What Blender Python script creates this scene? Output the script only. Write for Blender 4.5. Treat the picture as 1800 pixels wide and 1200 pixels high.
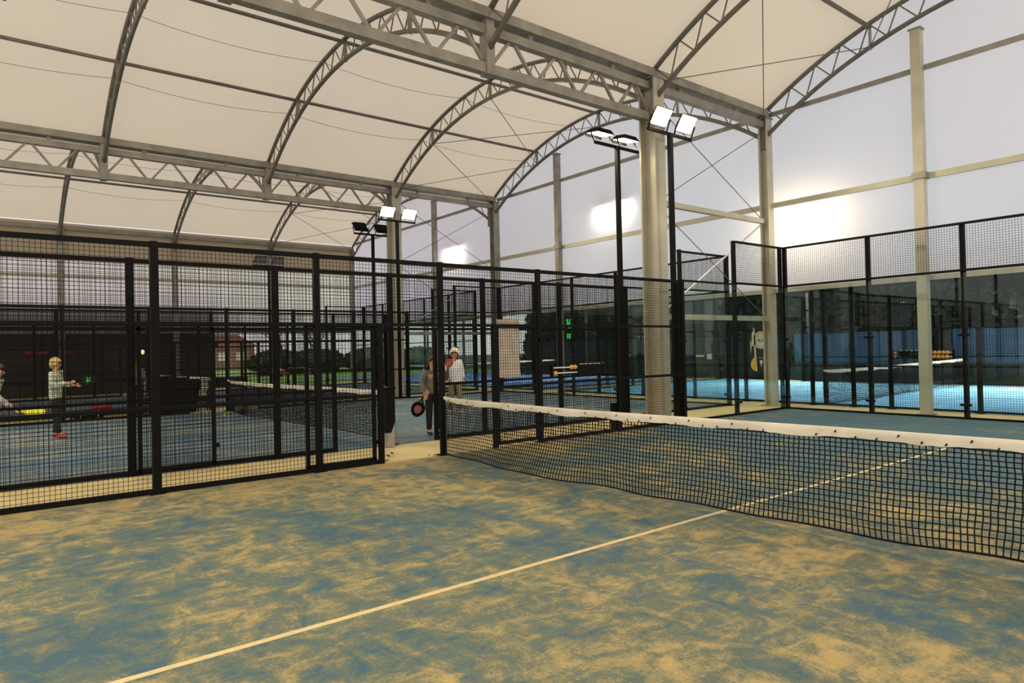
import bpy, math, random
import numpy as np
from mathutils import Vector, Matrix, Euler
for o in list(bpy.data.objects): bpy.data.objects.remove(o)
S = bpy.context.scene
COL = S.collection
PI = math.pi
rnd = random.Random(7)

# ------------------------------------------------------------ camera
F_, YAW, PIT, ROL = 1182.6, 2.47344, 0.0109074, -0.0219591
CX, CY, CZ = 8.90246, -5.62120, 1.63676
fw = Vector((math.cos(YAW)*math.cos(PIT), math.sin(YAW)*math.cos(PIT), math.sin(PIT)))
rt = Vector((math.sin(YAW), -math.cos(YAW), 0)); upv = rt.cross(fw)
r2 = math.cos(ROL)*rt + math.sin(ROL)*upv; u2 = -math.sin(ROL)*rt + math.cos(ROL)*upv
cam = bpy.data.objects.new('camera', bpy.data.cameras.new('camera')); COL.objects.link(cam)
cam.data.sensor_width = 36; cam.data.lens = F_/1800*36
cam.data.clip_end = 400
M = Matrix((r2, u2, -fw)).transposed().to_4x4(); M.translation = Vector((CX, CY, CZ))
cam.matrix_world = M
S.camera = cam

# ------------------------------------------------------------ world and exposure
W = bpy.data.worlds.new('overcast_sky'); S.world = W; W.use_nodes = True
wn = W.node_tree.nodes; wl = W.node_tree.links
bg = wn['Background']; bg.inputs[1].default_value = 1.0
tc = wn.new('ShaderNodeTexCoord'); sx = wn.new('ShaderNodeSeparateXYZ'); cr = wn.new('ShaderNodeValToRGB')
wl.new(tc.outputs['Generated'], sx.inputs[0]); wl.new(sx.outputs[2], cr.inputs[0]); wl.new(cr.outputs[0], bg.inputs[0])
cr.color_ramp.elements[0].position = 0.0; cr.color_ramp.elements[0].color = (0.90, 0.85, 0.84, 1)
cr.color_ramp.elements[1].position = 0.6; cr.color_ramp.elements[1].color = (1.14, 1.08, 1.06, 1)
VS = S.view_settings
S.display_settings.display_device = 'sRGB'
VS.view_transform = 'Standard'; VS.look = 'None'; VS.gamma = 1; VS.use_curve_mapping = False
VS.exposure = 0.0
LAMP_W = 84.0            # watts of each floodlight head
LAMP_COL = (1.0, 0.84, 0.58)
S.cycles.use_denoising = True
S.cycles.max_bounces = 8; S.cycles.transparent_max_bounces = 24; S.cycles.transmission_bounces = 6
S.cycles.diffuse_bounces = 3; S.cycles.glossy_bounces = 3
S.cycles.sample_clamp_indirect = 6.0; S.cycles.caustics_reflective = False; S.cycles.caustics_refractive = False

# ------------------------------------------------------------ materials
def newmat(n):
    m = bpy.data.materials.new(n); m.use_nodes = True; return m, m.node_tree.nodes, m.node_tree.links
def mat(n, col, rough=0.6, metal=0.0, var=0.12, scale=6.0, bump=0.0, spec=0.5, emit=None, es=0.0):
    m, N, L = newmat(n); b = N['Principled BSDF']
    b.inputs['Roughness'].default_value = rough; b.inputs['Metallic'].default_value = metal
    b.inputs['Specular IOR Level'].default_value = spec
    t = N.new('ShaderNodeTexCoord'); nz = N.new('ShaderNodeTexNoise'); r = N.new('ShaderNodeValToRGB')
    nz.inputs['Scale'].default_value = scale; nz.inputs['Detail'].default_value = 5
    L.new(t.outputs['Object'], nz.inputs['Vector']); L.new(nz.outputs[0], r.inputs[0])
    r.color_ramp.elements[0].position = .3; r.color_ramp.elements[1].position = .7
    r.color_ramp.elements[0].color = tuple(c*(1-var) for c in col)+(1,)
    r.color_ramp.elements[1].color = tuple(min(1, c*(1+var)) for c in col)+(1,)
    L.new(r.outputs[0], b.inputs['Base Color'])
    if bump:
        bp = N.new('ShaderNodeBump'); bp.inputs['Strength'].default_value = bump; bp.inputs['Distance'].default_value = .02
        L.new(nz.outputs[0], bp.inputs['Height']); L.new(bp.outputs[0], b.inputs['Normal'])
    if emit:
        b.inputs['Emission Color'].default_value = emit+(1,); b.inputs['Emission Strength'].default_value = es
    return m
STEEL = mat('galvanised_steel', (.30, .28, .235), .5, .25, .22, 3.0)
STEELD = mat('weathered_tube', (.17, .155, .13), .5, .2, .2, 3.0)
ZINC = mat('pale_steel', (.52, .49, .38), .45, .1, .12, 2.0)  # paler, yellower steel for columns and rails
BLACK = mat('black_powder_coat', (.0055, .0055, .005), .6, 0, .2, 8, spec=.12)
WIRE = mat('black_wire', (.006, .0055, .005), .6, 0, .1, 8, spec=.12)
CORD = mat('net_cord', (.007, .007, .008), .7, 0, .2, 20, spec=.15)
TAPE = mat('net_band', (.74, .68, .55), .75, 0, .10, 5, .3)
CONC = mat('sandy_concrete', (.66, .54, .27), .85, 0, .10, 2.2, .2)
GRASS = mat('grass', (.16, .32, .04), .9, 0, .35, .7)
EARTH = mat('dark_earth', (.045, .05, .03), .95, 0, .4, .5)
LINE = mat('court_line', (.66, .53, .28), .85, 0, .08, 20)
LINEW = mat('white_line', (.72, .74, .74), .85, 0, .05, 20)
LEAF = mat('conifer_leaf', (.018, .035, .015), .8, 0, .6, 1.2)
LEAF2 = mat('hedge_leaf', (.06, .09, .03), .8, 0, .5, 1.2)
BARK = mat('bark', (.06, .045, .035), .9, 0, .3, 6)
BLUESCR = mat('blue_windscreen', (.04, .105, .175), .8, 0, .2, 1.5)
GREENSCR = mat('dark_green_windscreen', (.018, .035, .028), .85, 0, .25, 1.5)
CLUBW = mat('dark_timber_cladding', (.03, .022, .016), .7, 0, .3, 1.4)
REDS = mat('red_sign', (.5, .02, .03), .6, 0, .1, 5)
BRICK = mat('red_brick', (.36, .19, .15), .9, 0, .15, 8)
ROOFT = mat('roof_tile', (.20, .07, .05), .9, 0, .15, 8)
WHITE = mat('white_plastic', (.78, .76, .70), .5, 0, .04, 5)
SHEET = mat('rumpled_white_sheet', (.72, .62, .48), .8, 0, .12, 4, .4)
ORANGE = mat('orange_bead', (.80, .38, .03), .35, 0, .05, 5)
REDB = mat('red_bead', (.65, .05, .03), .35, 0, .05, 5)
BALLY = mat('yellow_felt', (.55, .72, .06), .9, 0, .1, 40)
SKIN = mat('skin', (.62, .33, .21), .55, 0, .08, 12)
LITGLASS = mat('lit_lamp_glass', (.9, .85, .7), .3, 0, .02, 5, emit=(1, .86, .58), es=28)
LITWHITE = mat('lit_lamp_glass_cool', (.9, .9, .9), .3, 0, .02, 5, emit=(1, .95, .86), es=16)
LAMPOFF = mat('unlit_lamp_glass', (.25, .25, .24), .2, 0, .02, 5)
GREENLED = mat('green_led', (.02, .5, .08), .4, 0, .02, 5, emit=(.02, 1, .12), es=1.6)
BULB = mat('small_warm_bulb', (.9, .6, .3), .4, 0, .02, 5, emit=(1, .55, .18), es=5)

def fabric(n, col, td, var=.03, tr=0.0):
    m, N, L = newmat(n); N.remove(N['Principled BSDF']); out = N['Material Output']
    d = N.new('ShaderNodeBsdfDiffuse'); t = N.new('ShaderNodeBsdfTranslucent'); mx = N.new('ShaderNodeMixShader')
    tc = N.new('ShaderNodeTexCoord'); nz = N.new('ShaderNodeTexNoise'); r = N.new('ShaderNodeValToRGB')
    nz.inputs['Scale'].default_value = .25; nz.inputs['Detail'].default_value = 4
    L.new(tc.outputs['Object'], nz.inputs['Vector']); L.new(nz.outputs[0], r.inputs[0])
    r.color_ramp.elements[0].position = .3; r.color_ramp.elements[1].position = .7
    r.color_ramp.elements[0].color = tuple(c*(1-var) for c in col)+(1,); r.color_ramp.elements[1].color = tuple(min(1, c*(1+var)) for c in col)+(1,)
    L.new(r.outputs[0], d.inputs[0]); L.new(r.outputs[0], t.inputs[0])
    mx.inputs[0].default_value = td
    L.new(d.outputs[0], mx.inputs[1]); L.new(t.outputs[0], mx.inputs[2]); L.new(mx.outputs[0], out.inputs[0])
    return m
ROOFM = fabric('lamp_warmed_roof_membrane', (.765, .68, .535), .60)  # cream tint carries the warmth of the lamp light
GABLEM = fabric('white_gable_membrane', (.97, .905, .90), .82, .04)
UPPERBAND = fabric('brown_upper_band_membrane', (.45, .36, .26), .35)  # browner, less translucent band above the side wall membrane

def glassmat():
    m, N, L = newmat('clear_court_glass'); N.remove(N['Principled BSDF']); out = N['Material Output']
    tr = N.new('ShaderNodeBsdfTransparent'); tr.inputs[0].default_value = (.91, .945, .93, 1)
    gl = N.new('ShaderNodeBsdfGlossy'); gl.inputs['Roughness'].default_value = .02; gl.inputs[0].default_value = (.9, 1, .95, 1)
    lw = N.new('ShaderNodeLayerWeight'); lw.inputs[0].default_value = .5
    pw = N.new('ShaderNodeMath'); pw.operation = 'POWER'; pw.inputs[1].default_value = 4.0; L.new(lw.outputs['Facing'], pw.inputs[0])
    fr = N.new('ShaderNodeMath'); fr.operation = 'MULTIPLY_ADD'; fr.inputs[1].default_value = .45; fr.inputs[2].default_value = .03; L.new(pw.outputs[0], fr.inputs[0])
    mx = N.new('ShaderNodeMixShader'); L.new(fr.outputs[0], mx.inputs[0]); L.new(tr.outputs[0], mx.inputs[1]); L.new(gl.outputs[0], mx.inputs[2])
    L.new(mx.outputs[0], out.inputs[0]); return m
GLASS = glassmat()

def turf(n, blue, mid, sand, bias, contrast=1.0, fence_x=None):
    """short artificial turf with sand brushed over it in patches and strokes"""
    m, N, L = newmat(n); b = N['Principled BSDF']; b.inputs['Roughness'].default_value = .85
    b.inputs['Specular IOR Level'].default_value = .25
    tc = N.new('ShaderNodeTexCoord')
    def noise(sc, det, rough, dist, loc=(0, 0, 0), scl=(1, 1, 1), rot=0):
        mp = N.new('ShaderNodeMapping'); mp.inputs['Location'].default_value = loc; mp.inputs['Scale'].default_value = scl
        mp.inputs['Rotation'].default_value = (0, 0, rot)
        L.new(tc.outputs['Object'], mp.inputs[0])
        z = N.new('ShaderNodeTexNoise'); z.inputs['Scale'].default_value = sc; z.inputs['Detail'].default_value = det
        z.inputs['Roughness'].default_value = rough; z.inputs['Distortion'].default_value = dist
        L.new(mp.outputs[0], z.inputs['Vector']); return z.outputs[0]
    def mth(op, a, bb):
        q = N.new('ShaderNodeMath'); q.operation = op
        for i, v in enumerate((a, bb)):
            if isinstance(v, (int, float)): q.inputs[i].default_value = v
            else: L.new(v, q.inputs[i])
        return q.outputs[0]
    big = noise(.6, 3, .55, .6, (3, 1, 0))
    stroke = noise(2.3, 8, .66, 1.1, (0, 0, 0), (1.0, 1.5, 1), .6)
    stroke2 = noise(4.6, 7, .66, .8, (7, 3, 0), (1.7, .8, 1), -.5)
    fine = noise(60, 3, .7, 0)
    f = mth('ADD', mth('MULTIPLY', big, .85), mth('ADD', mth('MULTIPLY', stroke, .95), mth('MULTIPLY', stroke2, .75)))
    f = mth('ADD', f, mth('MULTIPLY', mth('SUBTRACT', fine, .5), .50))
    f = mth('SUBTRACT', f, 1.275)
    f = mth('MULTIPLY', f, 2.3*contrast)
    f = mth('ADD', f, .5+bias)
    if fence_x is not None:     # wind-blown sand along the fence; thins past the net, with grazing sheen painted in
        s = N.new('ShaderNodeSeparateXYZ'); L.new(tc.outputs['Object'], s.inputs[0])
        mr = N.new('ShaderNodeMapRange'); mr.inputs[1].default_value = fence_x; mr.inputs[2].default_value = fence_x+1.3
        mr.inputs[3].default_value = .34; mr.inputs[4].default_value = 0
        L.new(s.outputs[0], mr.inputs[0]); f = mth('ADD', f, mr.outputs[0])
        mr = N.new('ShaderNodeMapRange'); mr.inputs[1].default_value = 1.5; mr.inputs[2].default_value = 6
        mr.inputs[3].default_value = 0; mr.inputs[4].default_value = -.45
        L.new(s.outputs[1], mr.inputs[0]); f = mth('ADD', f, mr.outputs[0])
    r = N.new('ShaderNodeValToRGB'); L.new(f, r.inputs[0]); e = r.color_ramp.elements
    e[0].position = .08; e[0].color = blue+(1,); e[1].position = .92; e[1].color = sand+(1,)
    k = e.new(.45); k.color = mid+(1,)
    k = e.new(.68); k.color = tuple(.5*(a+c) for a, c in zip(mid, sand))+(1,)
    L.new(r.outputs[0], b.inputs['Base Color'])
    bp = N.new('ShaderNodeBump'); bp.inputs['Strength'].default_value = .35; bp.inputs['Distance'].default_value = .01
    L.new(fine, bp.inputs['Height']); L.new(bp.outputs[0], b.inputs['Normal'])
    return m
TURF1 = turf('sanded_blue_turf', (.06, .125, .165), (.15, .175, .125), (.45, .34, .145), -.09, .80, 0.0)
TURF2 = turf('blue_turf', (.065, .135, .21), (.13, .185, .215), (.32, .29, .20), -.16, .7)
TURF3 = turf('bright_blue_turf', (.10, .36, .68), (.13, .42, .74), (.32, .58, .82), -.1, .8)
TURF4 = turf('deep_blue_turf', (.07, .17, .55), (.10, .22, .62), (.25, .40, .75), -.1, .8)

# ------------------------------------------------------------ mesh helpers
class MB:
    def __init__(s): s.v = []; s.f = []
    def quad(s, a, b, c, d):
        n = len(s.v); s.v += [tuple(a), tuple(b), tuple(c), tuple(d)]; s.f.append((n, n+1, n+2, n+3))
    def box(s, x0, x1, y0, y1, z0, z1):
        n = len(s.v)
        s.v += [(x0, y0, z0), (x1, y0, z0), (x1, y1, z0), (x0, y1, z0), (x0, y0, z1), (x1, y0, z1), (x1, y1, z1), (x0, y1, z1)]
        s.f += [tuple(n+i for i in q) for q in ((0, 3, 2, 1), (4, 5, 6, 7), (0, 1, 5, 4), (1, 2, 6, 5), (2, 3, 7, 6), (3, 0, 4, 7))]
        return s
    def bar(s, p, q, w, h=None, up=(0, 0, 1), n=4, caps=True):
        """rectangular (n=4) or round bar from p to q"""
        p = Vector(p); q = Vector(q); h = h or w; d = (q-p)
        if d.length < 1e-6: return s
        d.normalize(); u = Vector(up)
        if abs(d.dot(u)) > .98: u = Vector((1, 0, 0)) if abs(d.x) < .9 else Vector((0, 1, 0))
        a = d.cross(u).normalized(); b = a.cross(d).normalized(); k = len(s.v)
        if n == 4: prof = [(-w/2, -h/2), (w/2, -h/2), (w/2, h/2), (-w/2, h/2)]
        else: prof = [(w/2*math.cos(2*PI*i/n), h/2*math.sin(2*PI*i/n)) for i in range(n)]
        for c in (p, q):
            for x, y in prof: s.v.append(tuple(c+a*x+b*y))
        for i in range(n):
            j = (i+1) % n; s.f.append((k+i, k+j, k+n+j, k+n+i))
        if caps: s.f.append(tuple(k+i for i in reversed(range(n)))); s.f.append(tuple(k+n+i for i in range(n)))
        return s
    def tube(s, pts, r, n=8, up=(0, 1, 0)):
        pts = [Vector(p) for p in pts]; k0 = len(s.v)
        for i, p in enumerate(pts):
            d = (pts[min(i+1, len(pts)-1)]-pts[max(i-1, 0)]).normalized(); u = Vector(up)
            if abs(d.dot(u)) > .98: u = Vector((1, 0, 0))
            a = d.cross(u).normalized(); b = a.cross(d).normalized()
            rr = r[i] if isinstance(r, (list, tuple)) else r
            for j in range(n): s.v.append(tuple(p+a*rr*math.cos(2*PI*j/n)+b*rr*math.sin(2*PI*j/n)))
        for i in range(len(pts)-1):
            for j in range(n):
                q = (j+1) % n; s.f.append((k0+i*n+j, k0+i*n+q, k0+(i+1)*n+q, k0+(i+1)*n+j))
        s.f.append(tuple(k0+j for j in reversed(range(n)))); s.f.append(tuple(k0+(len(pts)-1)*n+j for j in range(n)))
        return s
    def ball(s, c, r, n=10, m=7, sc=(1, 1, 1)):
        k = len(s.v)
        for i in range(m+1):
            t = PI*i/m
            for j in range(n):
                a = 2*PI*j/n; s.v.append((c[0]+r*sc[0]*math.sin(t)*math.cos(a), c[1]+r*sc[1]*math.sin(t)*math.sin(a), c[2]+r*sc[2]*math.cos(t)))
        for i in range(m):
            for j in range(n):
                q = (j+1) % n; s.f.append((k+i*n+j, k+(i+1)*n+j, k+(i+1)*n+q, k+i*n+q))
        return s
    def mesh(s, name, m, off=(0, 0, 0), smooth=False):
        me = bpy.data.meshes.new(name); o = off
        me.from_pydata([(v[0]-o[0], v[1]-o[1], v[2]-o[2]) for v in s.v], [], s.f); me.materials.append(m)
        if smooth: me.polygons.foreach_set('use_smooth', [True]*len(me.polygons))
        me.update(); return me
    def build(s, name, m, parent=None, smooth=False):
        off = (0, 0, 0)
        if parent is not None: off = parent.get('_w', (0, 0, 0))
        o = bpy.data.objects.new(name, s.mesh(name, m, off, smooth)); COL.objects.link(o)
        if parent is not None: o.parent = parent; o['_w'] = list(off)
        return o
def tag(o, label=None, cat=None, group=None, kind=None):
    if label: o['label'] = label
    if cat: o['category'] = cat
    if group: o['group'] = group
    if kind: o['kind'] = kind
    return o
def thing(name, label, cat, loc=(0, 0, 0), group=None):
    o = bpy.data.objects.new(name, None); COL.objects.link(o); o.location = loc; o['_w'] = list(loc); o.empty_display_size = .2
    return tag(o, label, cat, group)
def place(me, name, parent, loc, rotz=0):
    o = bpy.data.objects.new(name, me); COL.objects.link(o); o.parent = parent
    w = parent.get('_w', (0, 0, 0)); o.location = (loc[0]-w[0], loc[1]-w[1], loc[2]-w[2]); o.rotation_euler = (0, 0, rotz); return o
def copy_tree(o, parent=None):
    c = o.copy(); COL.objects.link(c); c.parent = parent
    for ch in [x for x in bpy.data.objects if x.parent == o]: copy_tree(ch, c)
    return c
def struct(name, mb, m, smooth=False):
    return tag(mb.build(name, m, None, smooth), kind='structure')

# ------------------------------------------------------------ ground and court surfaces
struct('ground', MB().box(-160, 60, 28, 160, -.3, -.02), EARTH)
struct('ground', MB().box(-160, -26.2, -60, 28, -.3, -.015), GRASS)
struct('floor', MB().box(-26.2, 12, -13, 28, -.3, 0), CONC)
def court(x0, x1, y0, y1, m, net_axis='x', line=LINE, name='court_turf'):
    t = struct(name, MB().box(x0, x1, y0, y1, 0.0, .012), m)
    cx, cy = (x0+x1)/2, (y0+y1)/2; z0, z1 = .0125, .0145
    if net_axis == 'x':     # net across x, long axis y
        for a in ((cx-.025, cx+.025, cy-6.95, cy+6.95), (x0, x1, cy+6.925, cy+6.975), (x0, x1, cy-6.975, cy-6.925)):
            MB().box(a[0], a[1], a[2], a[3], z0, z1).build('court_line', line, t)
    else:
        for a in ((cx-6.95, cx+6.95, cy-.025, cy+.025), (cx+6.925, cx+6.975, y0, y1), (cx-6.975, cx-6.925, y0, y1)):
            MB().box(a[0], a[1], a[2], a[3], z0, z1).build('court_line', line, t)
    return t
court(0, 10, -10, 10, TURF1)
court(-11.65, -1.65, -10, 10, TURF2)
court(-23.3, -13.3, -10, 10, TURF2)
court(-9.75, 10.25, 11.5, 21.5, TURF3, 'y', LINEW)
court(-31.3, -11.3, 11.5, 21.5, TURF4, 'y', LINEW)

# ------------------------------------------------------------ shared fence modules
PANELS = {}
def panel_mesh(w, h, cell=.05, t=.0048):
    k = (round(w, 3), round(h, 3), cell, t)
    if k not in PANELS:
        mb = MB(); n = max(1, round(w/cell)); m = max(1, round(h/cell))
        for i in range(1, n): mb.bar((i*w/n, 0, 0), (i*w/n, 0, h), t, caps=False)
        for j in range(1, m): mb.bar((0, t, j*h/m), (w, t, j*h/m), t, caps=False)
        PANELS[k] = mb.mesh('mesh_panel', WIRE)
    return PANELS[k]
GL = {}
def glass_mesh(w, h):
    k = (round(w, 3), round(h, 3))
    if k not in GL: GL[k] = MB().box(.02, w-.02, -.005, .005, .04, h-.02).mesh('glass_panel', GLASS)
    return GL[k]
def run(axis, c, a, b): # point helpers along a wall: axis 'y' -> x=c
    return (lambda t, z: (c, t, z)) if axis == 'y' else (lambda t, z: (t, c, z))
def post(par, P, t, z1, w=.10, axis='y', d=.10):
    x, y, _ = P(t, 0); hx, hy = (d/2, w/2) if axis == 'y' else (w/2, d/2)
    mb = MB().box(x-hx, x+hx, y-hy, y+hy, .012, z1)
    mb.box(x-hx-.04, x+hx+.04, y-hy-.04, y+hy+.04, .012, .03)
    return mb.build('post', BLACK, par)
def rail(par, P, a, b, z, h=.05, d=.05, name='rail'):
    return MB().bar(P(a, z), P(b, z), d, h).build(name, BLACK, par)
def mesh_fence(label, axis, c, bays, h=3.0, rails=(.045, 1.0, 2.03, 2.97), posts=None, group=None, postw=.095, cell=.05, t=.0048, base=None):
    a, b = bays[0][0], bays[-1][1]; P = run(axis, c, a, b)
    r = thing('mesh_fence', label, 'fence', P(a, 0), group)
    for z in rails: rail(r, P, a, b, z, .06 if z > 2.9 else .045, .045)
    for (u, v, z0) in bays:
        place(panel_mesh(v-u, h-z0, cell, t), 'mesh_panel', r, P(u, z0), PI/2 if axis == 'y' else 0)
    for q in (posts if posts is not None else sorted({u for u, v, z in bays} | {b})):
        post(r, P, q, h+.01, postw, axis, .06)
    return r
def glass_wall(label, axis, c, edges, h=3.0, mesh_top=(), out=1, endposts=True, group=None):
    """glass panels between the edges; bays listed in mesh_top carry mesh from 3 m to 4 m"""
    a, b = edges[0], edges[-1]; P = run(axis, c, a, b)
    r = thing('glass_wall', label, 'glass wall', P(a, 0), group)
    for i in range(len(edges)-1):
        u, v = edges[i], edges[i+1]; rz = PI/2 if axis == 'y' else 0
        place(glass_mesh(v-u, h), 'glass_panel', r, P(u, .0), rz)
        if i in mesh_top:
            place(panel_mesh(v-u, 1.0), 'mesh_panel', r, P(u, h), rz)
            rail(r, P, u, v, h+.03, .05, .05); rail(r, P, u, v, h+.98, .045, .045)
        else: rail(r, P, u, v, h, .04, .04)
        MB().bar(P(u, .03), P(v, .03), .05, .05).build('sill', BLACK, r)
    for i, q in enumerate(edges):
        top = h+1.0 if (i in mesh_top or i-1 in mesh_top) else h
        x, y, _ = P(q, 0); o = .06*out
        x2, y2 = (x+o, y) if axis == 'y' else (x, y+o)
        Q = (lambda t, z, x2=x2, y2=y2: (x2, y2, z))
        if (i not in (0, len(edges)-1)) or endposts:
            post(r, Q, q, top+.01, .09, axis, .07)
            for z in (.30, 1.72):
                mb = MB()
                if axis == 'y': mb.box(x-.02, x+.02, y-.10, y+.10, z-.025, z+.025)
                else: mb.box(x-.10, x+.10, y-.02, y+.02, z-.025, z+.025)
                mb.build('glass_clamp', BLACK, r)
    return r

# ------------------------------------------------------------ near court enclosure (x 0..10)
B1 = [(-8, -6, .05), (-6, -4, .05), (-4, -2.05, .05), (-2.05, -1.05, 2.03), (-1.05, 0, 2.03), (0, 1.02, 2.03), (1.02, 2, 2.03), (2, 4, .05), (4, 6, .05)]
f1 = mesh_fence('black mesh side fence of the near court, from the left edge to the lamp posts', 'y', 0, B1, rails=(2.03, 2.97),
                posts=[-8, -6, -4, -2, 0, 2, 4, 6], postw=.085)
P0 = run('y', 0, 0, 0)
for a, b in ((-8, -2.05), (2, 6)):
    rail(f1, P0, a, b, .045, .06); rail(f1, P0, a, b, 1.02, .045)
rail(f1, P0, -2.05, -1.05, .045, .06)
for q in (-1.06, 1.02):
    MB().box(-.035, .035, q-.035, q+.035, .012, 2.05).build('door_jamb', BLACK, f1)
for q, s in ((4, -1), (6, 1)):      # stiffening sleeves beside the lamp masts
    MB().box(-.15, -.05, q-.10, q+.06, .012, .55).build('mast_sleeve', BLACK, f1)
MB().tube([(0.055, 0.03, .1), (0.055, .03, .97)], .008, 6).build('net_lacing_rod', STEEL, f1)
def gate(label, x, a, b, z1=2.04, low=.06):
    g = thing('mesh_gate', label, 'gate', (x, a, low))
    fr = MB()
    for y in (a+.025, b-.025): fr.box(x-.022, x+.022, y-.025, y+.025, low, z1)
    for z in (low+.02, z1-.02): fr.box(x-.022, x+.022, a, b, z-.025, z+.025)
    fr.build('gate_frame', BLACK, g)
    MB().box(x-.02, x+.02, a, b, .98, 1.03).build('rail', BLACK, g)
    place(panel_mesh(b-a, z1-low), 'mesh_panel', g, (x, a, low), PI/2)
    for z in (.3, 1.75): MB().box(x-.03, x+.03, b-.01, b+.045, z, z+.06).build('hinge', BLACK, g)
    return g
gate('black mesh gate left of the open doorway in the near fence', -.03, -2.17, -1.13)
gate('black mesh gate right of the net post, with a white sheet behind it', 0.0, 1.06, 1.95)
sh = MB()
n1, n2 = 8, 16
for j in range(n2+1):
    for i in range(n1+1):
        y = 1.13+.47*i/n1; z = 1.16+.98*j/n2
        sh.v.append((-.05+.012*math.sin(i*1.7+j*.4)+.006*math.sin(j*2.1), y, z-(.012*math.sin(i*1.1) if j == n2 else 0)))
for j in range(n2):
    for i in range(n1):
        k = j*(n1+1)+i; sh.f.append((k, k+1, k+n1+2, k+n1+1))
o = sh.build('hanging_sheet', SHEET); tag(o, 'rumpled off-white sheet tied to the right-hand mesh gate', 'sheet')
so = o.modifiers.new('thickness', 'SOLIDIFY'); so.thickness = .004
glass_wall('glass side wall of the near court, its last bay raised with mesh', 'y', 0, [6, 8, 9.97], mesh_top=(1,), out=-1, endposts=True)
glass_wall('glass back wall of the near court with a mesh strip on top', 'x', 10, [0.02, 2.02, 3.88, 5.85, 7.9, 9.95], mesh_top=(0, 1, 2, 3, 4), out=1)

# ------------------------------------------------------------ second court enclosure (x -11.65..-1.65)
def side(label, x, lo=-8, hi=6):
    bays = [(a, a+2, .05) for a in range(lo, -2, 2)]+[(-2, -1.05, 2.03), (-1.05, 0, 2.03), (0, .9, 2.03), (.9, 2, 2.03)]+[(a, a+2, .05) for a in range(2, hi, 2)]
    r = mesh_fence(label, 'y', x, bays, rails=(2.03, 2.97), posts=list(range(lo, hi+1, 2)))
    P = run('y', x, 0, 0)
    for a, b in ((lo, -1.05), (.9, hi)): rail(r, P, a, b, .045, .06); rail(r, P, a, b, 1.02, .045)
    for q in (-1.05, .9): MB().box(x-.03, x+.03, q-.03, q+.03, .012, 2.05).build('door_jamb', BLACK, r)
    for a, b in ((-2, -1.05), (.9, 2)): place(panel_mesh(b-a, 1.98), 'mesh_panel', r, (x, a, .05), PI/2)
    return r
side('black mesh fence of the middle court, just across the sandy walkway', -1.65)
side('black mesh fence on the far side of the middle court', -11.65)
gate('mesh gate slid open in front of the middle court fence', -1.50, -3.95, -2.95)
glass_wall('glass side wall of the middle court by the big steel column', 'y', -1.65, [6, 8, 10], mesh_top=(1,), out=1)
glass_wall('glass side wall on the far side of the middle court', 'y', -11.65, [6, 8, 10], mesh_top=(1,), out=-1)
glass_wall('glass back wall of the middle court with mesh above', 'x', 10, [-11.65, -9.65, -7.65, -5.65, -3.65, -1.65], mesh_top=(0, 1, 2, 3, 4), out=1)
side('black mesh fence on the near side of the farthest court', -13.3)
side('black mesh fence along the clubhouse side of the farthest court', -23.3)
glass_wall('glass side wall of the farthest court beside the lit column', 'y', -13.3, [6, 8, 10], mesh_top=(1,), out=1)
glass_wall('glass side wall of the farthest court towards the lawn', 'y', -23.3, [6, 8, 10], mesh_top=(1,), out=-1)
glass_wall('glass back wall of the farthest court', 'x', 10, [-23.3, -21.3, -19.3, -17.3, -15.3, -13.3], mesh_top=(0, 1, 2, 3, 4), out=1)

# ------------------------------------------------------------ outdoor courts behind the gable
def dfence(label, y, xs, cell=.05):
    return mesh_fence(label, 'x', y, [(xs[i], xs[i+1], .05) for i in range(len(xs)-1)], rails=(.045, 1.02, 2.03, 2.97), cell=cell)
dfence('black mesh fence of the bright blue outdoor court, behind the near glass wall', 11.42, [-5.75, -3.75, -2.0, -.05, 1.0, 1.88, 3.7, 5.7])
dfence('black mesh fence at the back of the bright blue outdoor court', 21.5, [-5.75, -3.75, -1.75, .25, 2.25, 4.25, 6.25], .1)
dfence('black mesh fence of the deeper blue outdoor court', 11.42, [-27.3, -25.3, -23.3, -21.3, -19.3, -17.3, -15.3], .1)
dfence('black mesh fence at the back of the deeper blue outdoor court', 21.5, [-27.3, -25.3, -23.3, -21.3, -19.3, -17.3, -15.3], .1)
glass_wall('glass side corner of the bright blue outdoor court', 'x', 11.42, [-9.75, -7.75, -5.75], mesh_top=(0,), out=-1)
glass_wall('glass end wall of the bright blue outdoor court', 'y', -9.75, [11.42, 13.45, 15.45, 17.5, 19.5, 21.5], mesh_top=(0, 1, 2, 3, 4), out=-1)
glass_wall('glass end wall of the deeper blue outdoor court', 'y', -11.3, [11.42, 13.45, 15.45, 17.5, 19.5, 21.5], mesh_top=(0, 1, 2, 3, 4), out=1)
glass_wall('glass side corner of the deeper blue outdoor court', 'x', 11.42, [-15.3, -13.3, -11.3], mesh_top=(1,), out=-1)
def screen(label, x0, x1, m, y=21.75, z0=.72, z1=2.0):
    mb = MB(); n = int((x1-x0)/.12)
    for i in range(n+1):
        x = x0+(x1-x0)*i/n; dy = .02*math.sin(i*1.3)
        for z in (z0, z1+.03*math.sin(i*.35)): mb.v.append((x, y+dy, z))
    for i in range(n): mb.f.append((2*i, 2*i+2, 2*i+3, 2*i+1))
    o = mb.build('windscreen', m); so = o.modifiers.new('thickness', 'SOLIDIFY'); so.thickness = .01
    return tag(o, label, 'windscreen')
screen('blue fabric windscreen left of the gap at the back of the outdoor court', -6.24, -1.05, BLUESCR)
screen('blue fabric windscreen at the right end of the outdoor court fence', -.25, 8, BLUESCR)
screen('dark blue-green windscreen behind the deeper blue court', -25, -7, GREENSCR, 22.2, .0, 2.0)
screen('low black fabric skirt along the outdoor court fence', -6.4, 8, GREENSCR, 21.65, .03, .74)

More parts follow.
